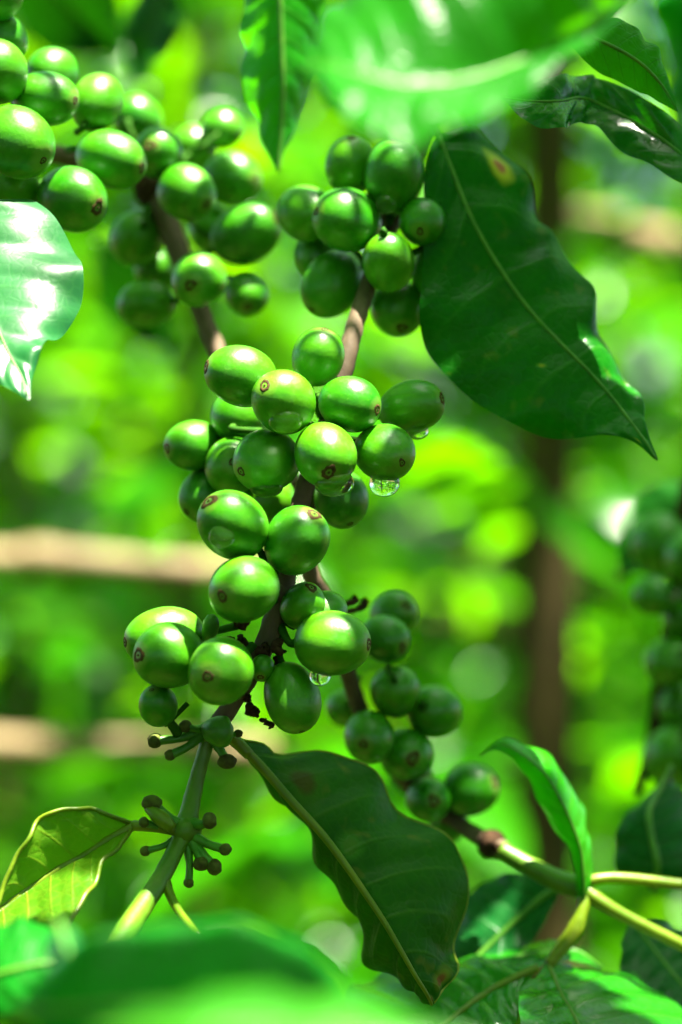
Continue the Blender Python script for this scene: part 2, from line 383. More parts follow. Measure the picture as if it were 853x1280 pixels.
cherry(819, 745, 25, 27, -.5, .2, 75, 'dark round cherry jutting from the dark edge branch', -1, group=GF, detail=False)
cherry(826, 680, 36, 38, -.3, .2, 88, 'dim cherry at the top of the dark edge branch', -1, group=GF, detail=False)
cherry(866, 700, 34, 38, .3, .2, 80, 'dim cherry cut by the picture edge near the top of the dark branch', -1, group=GF, detail=False)
cherry(856, 775, 27, 30, .3, .2, 80, 'dim cherry at the edge right of the dark round jutting one', -1, group=GF, detail=False)
cherry(838, 828, 30, 33, -.3, .3, 78, 'dark cherry below the round jutting one on the edge branch', -1, group=GF, detail=False)
cherry(851, 885, 28, 31, .3, .2, 84, 'dark cherry beside the bare brown twig piece at the edge', -1, group=GF, detail=False)
cherry(843, 945, 36, 40, -.2, .6, 78, 'lowest and largest cherry of the dark edge branch', -1, group=GF, detail=False)

# let neighbours settle in depth so that they touch instead of sinking into each other
def cpos(c): return P(c['cx'], c['cy'], c['d'])
for it in range(60):
    for i, a in enumerate(cherries):
        for b in cherries[i + 1:]:
            pa, pb = cpos(a), cpos(b)
            need = 0.90 * ((a['r'] + a['l']) * .5 * K(a['d']) + (b['r'] + b['l']) * .5 * K(b['d']))
            v = pb - pa
            if v.length < need:
                lat = math.hypot(v.x, v.z); want = math.sqrt(max(need * need - lat * lat, 0)) * 1000
                gap = b['d'] - a['d']; s = 1 if gap >= 0 else -1
                mv = min((want - abs(gap)) * 0.25, 1.0)
                if mv > 0: b['d'] += s * mv * (1.4 if s > 0 else .6); a['d'] -= s * mv * (.6 if s > 0 else 1.4)

def build_cherry(c, target, idx):
    rng = random.Random(100 + idx)
    k = K(c['d']); Rr = c['r'] * k; L = c['l'] * k
    pos = cpos(c)
    q = min(c['nx'] ** 2 + c['ny'] ** 2, 1.0)
    u = Vector((c['nx'], -c['front'] * math.sqrt(max(1 - q, 0.0)), -c['ny'])).normalized()
    root = empty('coffee_cherry', pos); root.rotation_mode = 'QUATERNION'
    root.rotation_quaternion = u.to_track_quat('Z', 'Y')
    tag(root, c['label'], 'coffee cherry', c['group'])
    NT, NS = (28, 40) if c['detail'] else (16, 24)
    egg = rng.uniform(-.05, .05); ph0 = rng.uniform(0, 6.28); a2 = rng.uniform(.008, .034); a3 = rng.uniform(.0, .014); a4, p4 = rng.uniform(.006, .022), rng.uniform(0, 6.28)
    V, F, pole = [], [], []
    for i in range(NT + 1):
        th = math.pi * i / NT; ct, st = math.cos(th), math.sin(th)
        z = L * ct; rr = Rr * (st ** 0.93 if st > 0 else 0) * (1 + egg * ct)
        if th < .30: z -= L * .010 * math.cos(th / .30 * math.pi / 2)
        for j in range(NS):
            ph = 2 * math.pi * j / NS
            m = 1 + a2 * math.cos(2 * (ph - ph0)) + a3 * math.cos(3 * ph + ph0) + a4 * math.sin(2 * th + p4) * math.cos(ph + p4) * 1.4
            if c['rib']: m += c['rib'] * (math.exp(-((math.sin((ph - 1.2) * .5) / .10) ** 2)) - .7 * math.exp(-((math.sin((ph - 1.5) * .5) / .06) ** 2))) * st
            V.append((rr * m * math.cos(ph), rr * m * math.sin(ph), z)); pole.append(ct)
    for i in range(NT):
        for j in range(NS):
            F.append((i * NS + j, (i + 1) * NS + j, (i + 1) * NS + (j + 1) % NS, i * NS + (j + 1) % NS))
    sk = mesh_obj('skin', V, F, M['cherry'], root)
    at = sk.data.attributes.new('pole', 'FLOAT', 'POINT'); at.data.foreach_set('value', pole)
    # calyx scar at the free end
    s = rng.uniform(.52, 1.08) * (1.0 if c['r'] > 20 else 1.2)
    w1, w2, w3 = rng.uniform(.05, .16), rng.uniform(.04, .12), rng.uniform(.02, .08)
    wob = lambda ph, z: 1 + w1 * math.sin(2 * ph + ph0) + w2 * math.sin(3 * ph + 2 * ph0) + w3 * math.sin(7 * ph)
    prof = [(0.10 * s, -.014), (0.135 * s, .003), (0.19 * s, .006), (0.24 * s, -.014), (0.29 * s, -.062)]
    nv, nf = lathe([(a * Rr, L * .992 + b * Rr) for a, b in prof], 20, wob)
    nav = mesh_obj('navel', nv, nf, M['navel'], root)
    prof = [(0.001, .022), (0.035 * s, .016), (0.06 * s, -.016), (0.155 * s, -.004)]
    pv, pf = lathe([(a * Rr, L * .992 + b * Rr) for a, b in prof], 16, wob)
    pv.append((0, 0, L * .992 + .024 * Rr)); pf += [(len(pv) - 1, (j + 1) % 16, j) for j in range(16)]
    mesh_obj('navel_pit', pv, pf, M['pit'], nav)
    # stalk towards the branch node
    inv = root.rotation_quaternion.to_matrix().inverted()
    a = Vector((0, 0, -L * .93)); b = Vector((0, 0, -L * 1.2))
    tv = inv @ (target - pos)
    e = b + (tv - b).normalized() * min(max((tv - b).length, .001), .006)
    V, F = tube([a, b, e], [Rr * .16, Rr * .12, Rr * .14], 8, 8)
    mesh_obj('stalk', V, F, M['stalk'], root)
    return root

# ---------------------------------------------------------------- branches
def branch(name, label, pts, rads, mat, group=None, seg=12, n=80, wob=.10, seed=1, nodes=()):
    W = [P(*p) for p in pts]; base = W[0]
    root = empty(name, base); tag(root, label, 'branch', group)
    rr = [r * K(p[2]) for r, p in zip(rads, pts)]
    V, F = tube(W, rr, n, seg, wob=wob, seed=seed)
    mesh_obj('stem', rel(V, base), F, mat, root)
    for (px, py, d, r, m) in nodes:          # swollen joints
        c = P(px, py, d) - base; k = r * K(d)
        V, F = lathe([(k * .55, -k * 1.0), (k * .9, -k * .55), (k * 1.06, 0), (k * .9, k * .55), (k * .5, k * 1.0)], 12, lambda ph, z: 1 + .09 * math.sin(3 * ph + z * 900))
        F.append(tuple(range(11, -1, -1))); F.append(tuple(48 + j for j in range(12)))
        mesh_obj('node', [Vector(v) + c for v in V], F, m, root)
    return root

def part_tube(root, name, pts, rads, mat, n=14, seg=8, wob=.1, seed=3):
    W = [P(*p) for p in pts]
    V, F = tube(W, [r * K(p[2]) for r, p in zip(rads, pts)], n, seg, wob=wob, seed=seed)
    return mesh_obj(name, rel(V, root.location), F, mat, root)

def stub(root, a, b, d, r, mid=None, tip=True):
    """green fruit stub with a brown rounded end"""
    m = mid or ((a[0] + b[0]) / 2 + 2, (a[1] + b[1]) / 2 + 3)
    s = part_tube(root, 'fruit_stub', [(a[0], a[1], d + 3), (m[0], m[1], d + 1), (b[0], b[1], d)], [r * .95, r * .6, r * .68], M['bud'], 10, 8)
    if tip:
        k = r * (.85 + .35 * ((a[0] * 7 + b[1] * 3) % 10) / 10) * K(d); c = P(b[0], b[1], d) - root.location
        prof = [(max(k * math.sin(math.pi * i / 8), 1e-6), k * .95 * math.cos(math.pi * i / 8)) for i in range(9)]
        V, F = lathe(prof, 12, lambda ph, z: 1 + .22 * math.sin(2 * ph + b[0]) + .10 * math.sin(5 * ph + z * 4000))
        mesh_obj('stub_tip', [Vector(v) + c for v in V], F, M['stub'], s)
    return s

main_stem = branch('coffee_branch', 'slim brown coffee branch running down through the sharp bunches, turning green at its tip',
    [(545, 120, 40), (512, 215, 32), (470, 330, 24), (446, 400, 14), (430, 462, 8), (400, 560, 6), (380, 615, 3), (362, 690, -3), (352, 745, -6), (325, 820, -7), (290, 880, -6), (263, 918, -5)],
    [10, 11, 11, 11.5, 12, 12, 12, 12, 14, 13, 12, 12], M['bark'], n=140, wob=.12,
    nodes=[(352, 745, -6, 17, M['bark']), (488, 275, 29, 16, M['bark']), (410, 545, 6, 16, M['bark'])])
part_tube(main_stem, 'green_shoot', [(264, 912, -2), (256, 940, -3), (246, 975, -4), (238, 1010, -6), (232, 1038, -8)], [10, 9, 10, 12, 15], M['greenstem'], 24, 12, .09)
part_tube(main_stem, 'green_shoot', [(233, 1034, -8), (222, 1058, -10), (200, 1100, -17), (172, 1142, -26), (140, 1190, -38), (95, 1250, -52)], [12, 11, 12, 14, 15, 16], M['greenstem'], 30, 12, .08)
part_tube(main_stem, 'leaf_stalk', [(206, 1098, -16), (214, 1122, -20), (228, 1145, -26), (250, 1170, -34)], [7, 6, 5, 5], M['yellowstem'], 14, 8)
for (px, py, d, r, m) in [(264, 916, -2, 17, M['greenstem']), (232, 1038, -8, 19, M['greenstem'])]:
    V, F = lathe([(r * K(d) * a, r * K(d) * b) for a, b in ((.4, -.9), (.85, -.5), (1.0, 0), (.9, .45), (.4, .85))], 12, lambda ph, z: 1 + .12 * math.sin(3 * ph + 1))
    F.append(tuple(range(11, -1, -1))); F.append(tuple(48 + j for j in range(12)))
    mesh_obj('node', [Vector(v) + P(px, py, d) - main_stem.location for v in V], F, m, main_stem)
# stubs at the two young nodes
for a, b, r in [((254, 916), (213, 944), 9), ((250, 914), (194, 926), 9), ((256, 910), (232, 908), 8), ((266, 922), (284, 952), 9), ((270, 914), (298, 917), 6)]:
    stub(main_stem, a, b, -6, r)
for a, b, r in [((226, 1034), (190, 1004), 11), ((224, 1038), (180, 1028), 8), ((240, 1030), (262, 1026), 10), ((238, 1044), (282, 1062), 9), ((238, 1050), (268, 1084), 10),
                ((234, 1052), (236, 1104), 8), ((226, 1044), (182, 1064), 7), ((238, 1048), (252, 1080), 9)]:
    stub(main_stem, a, b, -11, r)
part_tube(main_stem, 'fruit_bud', [(262, 912, -5), (272, 914, -8), (284, 915, -9), (292, 915, -9)], [12, 19, 19, 6], M['bud'], 12, 12, .05)
part_tube(main_stem, 'fruit_bud', [(258, 800, -5), (262, 790, -7), (264, 776, -8), (263, 768, -8)], [6, 10, 10, 4], M['bud'], 12, 12, .05)
part_tube(main_stem, 'fruit_stalk', [(222, 916, -6), (214, 905, -9), (205, 893, -11)], [7, 6, 7], M['stalk'], 10, 8)
part_tube(main_stem, 'bract', [(184, 1010, -11), (200, 1022, -13), (216, 1036, -13)], [5, 10, 7], M['yellowstem'], 10, 8)
# dried flower remains at the lower node
rng = random.Random(5)
for i, (px, py, d, s) in enumerate([(300, 795, -11, 15), (282, 800, -11, 11), (330, 805, -10, 14), (352, 800, -11, 12), (335, 780, -7, 15), (312, 775, -6, 14), (345, 820, -8, 13), (318, 885, -9, 15), (308, 868, -8, 12), (326, 900, -9, 9), (612, 1052, 36, 15), (628, 1060, 38, 16)]):
    for q in range(1):
        pts = []; x, y, z = px, py, d
        for j in range(5):
            pts.append((x, y, z)); x += rng.uniform(-1, 1) * s * .7; y += rng.uniform(-.4, 1) * s * .7; z += rng.uniform(-1, 1) * 1.0
        part_tube(main_stem, 'dried_flower', pts, [s * rng.uniform(.15, .35), s * rng.uniform(.3, .6), s * rng.uniform(.2, .55), s * rng.uniform(.3, .5), s * .12], M['dry'], 16, 7, .8, seed=i)
fork = branch('coffee_branch', 'brown coffee branch curving through the dim bunch to a green node by the curled leaf',
    [(392, 590, 14), (384, 660, 16), (388, 715, 18), (412, 760, 24), (432, 830, 34), (452, 890, 42), (490, 955, 50), (545, 1008, 52), (590, 1040, 48), (628, 1063, 42)],
    [9, 10, 11, 11, 11, 11, 11, 11, 10, 13], M['bark'], n=110, seed=9, nodes=[(520, 980, 52, 16, M['dry']), (615, 1055, 44, 17, M['dry'])])
part_tube(fork, 'green_shoot', [(626, 1062, 38), (660, 1082, 36), (700, 1102, 34), (735, 1112, 32)], [11, 12, 14, 15], M['greenstem'], 24, 12, .05)
part_tube(fork, 'green_shoot', [(728, 1108, 31), (742, 1100, 30), (780, 1098, 31), (870, 1108, 34)], [11, 7, 7, 7], M['yellowstem'], 24, 12, .04)
part_tube(fork, 'green_shoot', [(733, 1115, 30), (755, 1130, 29), (790, 1150, 29), (870, 1190, 30)], [10, 9, 8, 8], M['yellowstem'], 24, 12, .04)
part_tube(fork, 'green_shoot', [(732, 1118, 30), (728, 1140, 28), (718, 1165, 27), (700, 1188, 26), (686, 1206, 25)], [9, 8, 11, 9, 7], M['yellowstem'], 24, 12, .12)
for pts in ([(412, 760, 24), (428, 756, 25), (440, 753, 26), (444, 748, 27)], [(416, 768, 25), (440, 764, 28), (453, 758, 30), (457, 750, 31)]):
    part_tube(fork, 'dried_flower', pts, [3, 3, 4, 6], M['dry'], 14, 7, .7)
upper = branch('coffee_branch', 'blurred tan brown branch carrying the sunlit upper bunch, bare below its last cherry',
    [(60, 190, 55), (120, 205, 60), (185, 228, 62), (212, 285, 58), (240, 360, 50), (262, 415, 44), (285, 470, 40), (320, 540, 34), (370, 610, 28)],
    [12, 13, 15, 15, 13, 12, 12, 11, 11], M['bark'], n=90, seed=4, nodes=[(190, 236, 62, 22, M['dry']), (232, 340, 52, 16, M['bark'])])
edge = branch('coffee_branch', 'dark blurred branch with dim cherries hanging at the picture edge',
    [(862, 600, 125), (850, 680, 125), (838, 780, 123), (826, 870, 121), (812, 940, 121), (795, 990, 121)], [10, 10, 10, 10, 8, 6], M['dry'], n=50, seed=6)
all_targets = {GA: [(410, 545, 8)], GB: [(345, 770, -5)], GC: [(488, 275, 32), (465, 340, 26)], GD: [(190, 236, 64), (232, 340, 54), (60, 190, 55)],
               GE: [(470, 800, 48), (520, 960, 54), (575, 1030, 54)], GF: [(838, 780, 127), (826, 870, 127)]}
for i, c in enumerate(cherries):
    p = cpos(c)
    t = min((P(*q) for q in all_targets[c['group']]), key=lambda v: (v - p).length)
    build_cherry(c, t, i)

# ---------------------------------------------------------------- water drops
def drop(px, py, d, rx, ry, label, lens_=1.0, tilt=0.0):
    k = K(d); V, F = [], []
    prof = []
    for i in range(17):
        th = math.pi * i / 16; z = math.cos(th); r = math.sin(th) * (1 - .12 * z)
        prof.append((max(r, 1e-5) * rx * k, z * ry * k))
    V, F = lathe(prof, 28)
    V = [(x, y * lens_, z) for x, y, z in V]
    F = [f[::-1] for f in F]
    o = mesh_obj('water_drop', V, F, M['water']); o.location = P(px, py, d); o.rotation_euler = (0, tilt, 0)
    tag(o, label, 'water drop', 'water drops on the cherries')
    return o
cd = {c['label'][:24]: c['d'] for c in cherries}
def dof(i): return cherries[i]['d']
drop(357, 524, dof(2) - 3.0, 22, 18, 'clear drop bulging under the bright cherry with the outward navel')
drop(333, 607, dof(5) - 1.5, 21, 15, 'glistening drop at the bottom of the dull shaded cherry')
drop(418, 602, dof(6) - 2.0, 25, 19, 'drop under the cherry with the square sunlit patch')
drop(481, 601, dof(7) - 1.5, 19, 20, 'hanging drop under the cherry with the dark brown navel')
drop(522, 538, dof(4) - 0.8, 14, 12, 'small drop under the oblong shaded cherry')
drop(402, 842, dof(23) - 1.0, 13, 17, 'bright drop caught between the large oval cherry and the lowest oval one', tilt=.6)
drop(277, 670, dof(14) - 6.0, 16, 15, 'round flat drop clinging to the face of a bright cherry', lens_=.35)
drop(483, 254, dof(28) - 4.0, 14, 13, 'green looking drop at the base of the tall shaded cherry')

# ---------------------------------------------------------------- large leaves
def leaf(label, st, mat, rib=(5, 2), rib_mat=None, nu=90, nv=12, arch=.05, quilt=.35, nveins=9, wave=0.6, seed=0, margin=None,
         petiole=None, group='coffee leaves of the branches in front', edge_curl=0.0):
    """st: rows of (left x, y, depth, mid x, y, depth, right x, y, depth) from base to tip, in photo pixels and millimetres"""
    rng = random.Random(seed)
    rows = []
    for r in st:
        rows.append([c for j in range(3) for c in P(*r[3 * j:3 * j + 3])])
    S = spline(rows, nu)
    base = Vector(S[0][3:6])
    root = empty('coffee_leaf', base); tag(root, label, 'leaf', group)
    V, F, UV = [], [], []
    cols = 2 * nv + 1
    ph1, ph2 = rng.uniform(0, 6), rng.uniform(0, 6)
    for i in range(nu):
        u = i / (nu - 1)
        l, m, r = (Vector(S[i][3 * j:3 * j + 3]) for j in range(3))
        t = Vector(S[min(i + 1, nu - 1)][3:6]) - Vector(S[max(i - 1, 0)][3:6]); t.normalize()
        for j in range(cols):
            s = (j - nv) / nv
            e = r if s > 0 else l; a = abs(s)
            p = m.lerp(e, a); w = (e - m)
            n = t.cross(w); n = n.normalized() * (1 if s > 0 else -1) if n.length > 1e-9 else Vector((0, -1, 0))
            if n.y > 0: n = -n
            wl = w.length
            f = (u * nveins - 1.3 * a ** 1.25) % 1.0
            qd = (math.sin(math.pi * f) ** .7 - .5) * quilt * .001 * min(1, wl / .008) * math.sin(math.pi * min(1, a * 1.0)) ** .5 if a > 0 else 0
            off = arch * wl * math.sin(math.pi * a) + qd + wave * .001 * a * a * (math.sin(u * 23 + ph1 + s) + .6 * math.sin(u * 41 + ph2)) * min(1, wl / .008)
            p = p + n * off - n * edge_curl * wl * a ** 4
            V.append(p - base); UV.append((u, s * .5 + .5))
    for i in range(nu - 1):
        for j in range(cols - 1):
            F.append((i * cols + j, i * cols + j + 1, (i + 1) * cols + j + 1, (i + 1) * cols + j))
    b = mesh_obj('blade', V, F, mat, root)
    uvl = b.data.uv_layers.new(name='leaf')
    li = np.empty(len(b.data.loops), dtype=np.int32); b.data.loops.foreach_get('vertex_index', li)
    uvl.data.foreach_set('uv', np.array(UV, dtype=np.float32)[li].ravel())
    step = max(1, nu // 40)
    mid = [V[i * cols + nv] for i in range(0, nu, step)]
    kk = K((st[0][5] + st[-1][5]) / 2)
    rr = [kk * (rib[0] + (rib[1] - rib[0]) * i / (len(mid) - 1)) * .5 for i in range(len(mid))]
    tv, tf = tube(mid, rr, len(mid), 8, smooth=False)
    mesh_obj('midrib', tv, tf, rib_mat or M['rib_dark'], root)
    if margin:
        for side, j in (('l', 0), ('r', cols - 1)):
            if side not in margin[0]: continue
            ed = [V[i * cols + j] for i in range(0, nu, step)]
            tv, tf = tube(ed, [kk * margin[1] * .5] * len(ed), len(ed), 6, smooth=False)
            mesh_obj('margin', tv, tf, margin[2], root)
    if petiole:
        part_tube(root, 'petiole', petiole[0], petiole[1], petiole[2], 16, 10, .03)
    return root

BRN = (0.10, 0.035, 0.012); RED = (0.22, 0.05, 0.01); YEL = (0.28, 0.30, 0.02)
m_big = leaf_mat('dark_leaf', (0.003, 0.085, 0.002), (0.015, 0.26, 0.001), .24, .32, vein=(0.03, 0.18, 0.010), vamt=.42, nveins=8, blotch=.35, spec=.16,
                 spots=[(0.165, 0.74, .027, (0.42, 0.12, 0.06), (0.50, 0.46, 0.02)), (0.90, -.45, .014, YEL, (0.12, 0.22, 0.015)), (0.55, -.3, .007, YEL, (.08, .2, .01)), (.62, .93, .008, RED, (.15, .2, .02))])
leaf('largest leaf, dark green with a brown burnt spot and a long pointed tip',
     [(546, 168, 24, 548, 168, 24, 551, 166, 24), (531, 200, 20, 566, 215, 22, 603, 160, 30), (533, 265, 18, 592, 278, 20, 652, 213, 30), (528, 345, 16, 632, 346, 18, 670, 270, 30),
      (524, 400, 14, 668, 394, 16, 698, 294, 28), (545, 452, 12, 706, 434, 14, 733, 356, 26), (590, 500, 11, 740, 468, 13, 747, 400, 24), (650, 535, 10, 768, 500, 12, 769, 446, 22),
      (722, 546, 9, 790, 529, 10, 791, 494, 18), (785, 550, 8, 808, 553, 8, 809, 534, 12), (820, 575, 7, 822, 576, 7, 823, 574, 7)],
     m_big, rib=(7, 3), arch=.07, quilt=1.2, wave=1.4, nveins=8, seed=1, petiole=([(548, 170, 24), (535, 150, 30), (520, 140, 36)], [5, 5, 6], M['greenstem']))

m_fold = leaf_mat('shaded_leaf', (0.009, 0.072, 0.001), (0.035, 0.24, 0.001), .32, .45, vein=(0.06, 0.18, 0.01), vamt=.45, nveins=9, blotch=.6, spec=.15,
                  spots=[(0.85, .55, .04, (0.16, 0.07, 0.01), (0.12, 0.14, 0.01)), (0.95, .1, .03, (0.14, 0.05, 0.01), (.16, .14, .015)), (0.2, .35, .05, (0.07, 0.08, 0.008), (0.04, 0.11, 0.006)), (.38, .15, .03, (.05, .16, .01), (.03, .13, .008))])
leaf('dark shaded leaf with yellow midrib and wavy edge hanging below the lower bunch, browned tip',
     [(292, 924, 0, 294, 925, 0, 297, 923, 0), (320, 957, 6, 330, 962, 1, 337, 939, 8), (351, 998, 8, 365, 1002, 0, 398, 937, 12), (382, 1042, 9, 402, 1042, -1, 448, 955, 15),
      (409, 1085, 10, 431, 1080, -2, 488, 998, 16), (430, 1130, 11, 456, 1116, -3, 546, 1036, 16), (450, 1172, 11, 480, 1152, -4, 576, 1078, 15), (473, 1208, 10, 501, 1188, -5, 582, 1148, 12),
      (498, 1232, 7, 520, 1221, -5, 569, 1204, 6), (522, 1246, 1, 534, 1243, -4, 554, 1236, 0), (540, 1257, -3, 541, 1258, -3, 542, 1256, -3)],
     m_fold, rib=(13, 4), rib_mat=M['yellowstem'], arch=.06, quilt=1.0, nveins=9, wave=1.6, seed=2, margin=('r', 3.0, M['margin']),
     petiole=([(266, 918, -2), (280, 918, -2), (294, 926, 0), (312, 944, 0)], [7, 7, 8, 7], M['yellowstem']))

m_yel = leaf_mat('yellowing_leaf', (0.06, 0.19, 0.004), (0.20, 0.44, 0.006), .45, .4, vein=(0.28, 0.33, 0.02), vamt=.5, nveins=7)
leaf('pale green leaf with yellow edge and midrib, seen from below, low at the left',
     [(166, 1030, -9, 167, 1032, -9, 166, 1034, -9), (128, 1016, -12, 135, 1050, -10, 150, 1056, -14), (95, 1010, -14, 105, 1070, -11, 126, 1086, -20), (60, 1018, -16, 74, 1086, -13, 108, 1118, -26),
      (35, 1045, -18, 44, 1106, -15, 86, 1160, -32), (15, 1085, -20, 13, 1126, -18, 58, 1202, -36), (-5, 1130, -22, -16, 1150, -22, 20, 1230, -36), (-46, 1190, -28, -48, 1192, -28, -44, 1194, -28)],
     m_yel, rib=(14, 6), rib_mat=M['yellowstem'], arch=.06, quilt=.4, nveins=7, seed=3, margin=('lr', 6.0, M['yellowstem']),
     petiole=([(222, 1038, -9), (195, 1034, -10), (166, 1032, -9)], [8, 7, 7], M['yellowstem']))

m_gloss = leaf_mat('wavy_leaf', (0.006, 0.09, 0.02), (0.02, 0.26, 0.02), .15, .36, vein=(0.03, 0.16, 0.03), vamt=.3, nveins=9, bump=.08, spec=.6)
leaf('wavy glossy leaf glaring white in the sun at the left edge, its tip pointing down',
     [(-120, 170, 0.0, -120, 180, 0.0, -110, 170, 0.0), (-110, 250, -2.0, -70, 230, 1.0, 0, 255, 0.0), (-110, 300, -8.0, -50, 275, -4.0, 44, 246, 0.0), (-100, 350, -14.0, -35, 320, -10.0, 84, 284, -5.0),
      (-90, 400, -20.0, -20, 365, -16.0, 104, 338, -11.0), (-70, 440, -26.0, -5, 405, -22.0, 94, 385, -17.0), (-40, 465, -30.0, 10, 440, -27.0, 62, 425, -24.0), (0, 480, -32.0, 26, 470, -31.0, 42, 460, -30.0), (35, 500, -34.0, 36, 500, -34.0, 37, 499, -34.0)],
     m_gloss, rib=(5, 3), nu=200, arch=.05, quilt=.7, nveins=9, wave=1.6, seed=4, margin=None, edge_curl=.12)

m_young = leaf_mat('young_leaf', (0.02, 0.26, 0.003), (0.09, 0.60, 0.002), .40, .25, vein=(0.1, 0.3, 0.02), vamt=.25, nveins=8, coat=.3)
leaf('curled young leaf with a hooked tip rising from the green node beside the trunk',
     [(722, 1132, 30, 732, 1137, 29, 741, 1132, 31), (719, 1104, 30, 730, 1104, 27, 740, 1092, 32), (717, 1070, 30, 727, 1066, 26, 736, 1044, 34), (695, 1042, 29, 716, 1032, 25, 729, 1018, 34),
      (677, 1006, 28, 700, 998, 24, 716, 985, 33), (660, 976, 28, 682, 968, 24, 698, 957, 32), (642, 949, 28, 655, 944, 26, 664, 933, 31), (618, 938, 29, 626, 931, 29, 631, 922, 31), (599, 946, 30, 599, 946, 30, 600, 944, 30)],
     m_young, rib=(4, 2), arch=.12, quilt=.4, seed=5)

m_low = leaf_mat('glossy_leaf', (0.007, 0.14, 0.003), (0.05, 0.40, 0.001), .28, .22, vein=(0.06, 0.24, 0.02), vamt=.4, nveins=8, coat=.5, bump=.4, spec=.45)
leaf('broad glossy leaf in the lower right corner, hanging below the green node',
     [(684, 1203, 25, 685, 1204, 25, 687, 1203, 25), (670, 1222, 20, 692, 1220, 22, 722, 1211, 34), (654, 1233, 14, 700, 1240, 18, 768, 1213, 38), (648, 1256, 6, 713, 1262, 12, 806, 1228, 36),
      (654, 1288, -2, 728, 1290, 6, 846, 1254, 30), (680, 1322, -8, 746, 1320, 0, 872, 1292, 22), (722, 1350, -10, 766, 1350, -4, 852, 1342, 10), (790, 1382, -8, 790, 1382, -8, 792, 1382, -8)],
     m_low, rib=(7, 3), rib_mat=M['greenstem'], arch=.08, quilt=.6, nveins=8, seed=6)
leaf('glossy leaf with a glinting pale midrib at the bottom edge, beside the broad corner leaf',
     [(672, 1208, 25, 673, 1210, 25, 674, 1212, 25), (640, 1203, 32, 645, 1222, 24, 652, 1238, 22), (590, 1198, 38, 611, 1240, 22, 648, 1262, 16), (530, 1203, 40, 580, 1262, 18, 642, 1292, 10),
      (470, 1220, 38, 550, 1286, 14, 622, 1322, 4), (430, 1250, 34, 515, 1316, 10, 580, 1346, 0), (440, 1372, 8, 440, 1372, 8, 441, 1373, 8)],
     m_low, rib=(11, 5), rib_mat=M['yellowstem'], arch=.07, quilt=.6, nveins=8, seed=7)
leaf('dark green leaf seen edge-on behind the broad corner leaf',
     [(752, 1212, 40, 754, 1210, 40, 755, 1208, 40), (715, 1200, 34, 718, 1188, 40, 722, 1182, 48), (670, 1215, 30, 668, 1192, 40, 672, 1176, 52), (625, 1222, 30, 622, 1200, 40, 620, 1186, 52), (585, 1215, 34, 580, 1208, 40, 580, 1198, 48), (545, 1222, 38, 545, 1221, 38, 545, 1220, 38)],
     m_low, rib=(5, 2), arch=.05, seed=8)
m_dk = leaf_mat('deep_leaf', (0.004, 0.075, 0.012), (0.015, 0.18, 0.008), .22, .35, vein=(0.07, 0.20, 0.06), vamt=.25, nveins=7, spec=.18)
leaf('dim blue-green leaf with a pale midrib behind the folded leaf, below the green shoot',
     [(700, 1106, 46, 701, 1108, 46, 702, 1110, 46), (655, 1092, 54, 676, 1124, 48, 684, 1150, 46), (610, 1100, 58, 640, 1156, 48, 660, 1182, 44), (578, 1130, 58, 606, 1188, 46, 630, 1206, 42), (560, 1180, 54, 578, 1216, 44, 596, 1226, 42), (545, 1248, 44, 545, 1249, 44, 546, 1250, 44)],
     m_dk, rib=(11, 5), rib_mat=M['rib_dark'], arch=.06, seed=9)
leaf('dark upright leaf with a pale midrib at the right edge above the yellow shoot',
     [(816, 1112, 56, 818, 1112, 56, 820, 1112, 56), (776, 1095, 56, 822, 1080, 52, 872, 1098, 60), (769, 1052, 58, 815, 1046, 53, 880, 1050, 62), (787, 1014, 60, 812, 1014, 55, 865, 1006, 64), (820, 985, 62, 826, 985, 60, 845, 978, 64), (840, 955, 64, 841, 955, 64, 842, 955, 64)],
     m_dk, rib=(10, 5), rib_mat=M['rib_dark'], arch=.06, seed=10)
leaf('dark leaf with a white glint under the yellow shoot at the right edge',
     [(788, 1150, 50, 790, 1152, 50, 793, 1151, 50), (776, 1190, 44, 812, 1180, 48, 832, 1152, 56), (785, 1235, 38, 842, 1218, 44, 875, 1176, 56), (828, 1268, 34, 880, 1262, 40, 905, 1222, 52), (920, 1310, 38, 920, 1310, 38, 921, 1310, 38)],
     m_dk, rib=(6, 3), arch=.06, seed=11)
leaf('dark leaf at the upper right whose tip curls over itself, wet and bluish',
     [(905, 238, 2, 906, 240, 2, 907, 242, 2), (853, 158, 6, 853, 192, 6, 853, 230, 4), (800, 120, 10, 800, 156, 10, 794, 194, 6), (755, 100, 13, 750, 130, 13, 742, 160, 8), (733, 96, 14, 724, 122, 9, 722, 152, 4),
      (708, 92, 6, 700, 126, 2, 700, 163, -2), (668, 104, 0, 664, 126, -2, 660, 150, -6), (627, 118, -3, 627, 121, -3, 628, 124, -4)],
     leaf_mat('wet_leaf', (0.004, 0.085, 0.006), (0.02, 0.28, 0.003), .25, .22, vein=(0.03, 0.14, 0.02), vamt=.3, nveins=9, coat=.5), rib=(6, 3), arch=.06, quilt=.4, wave=.9, seed=12)

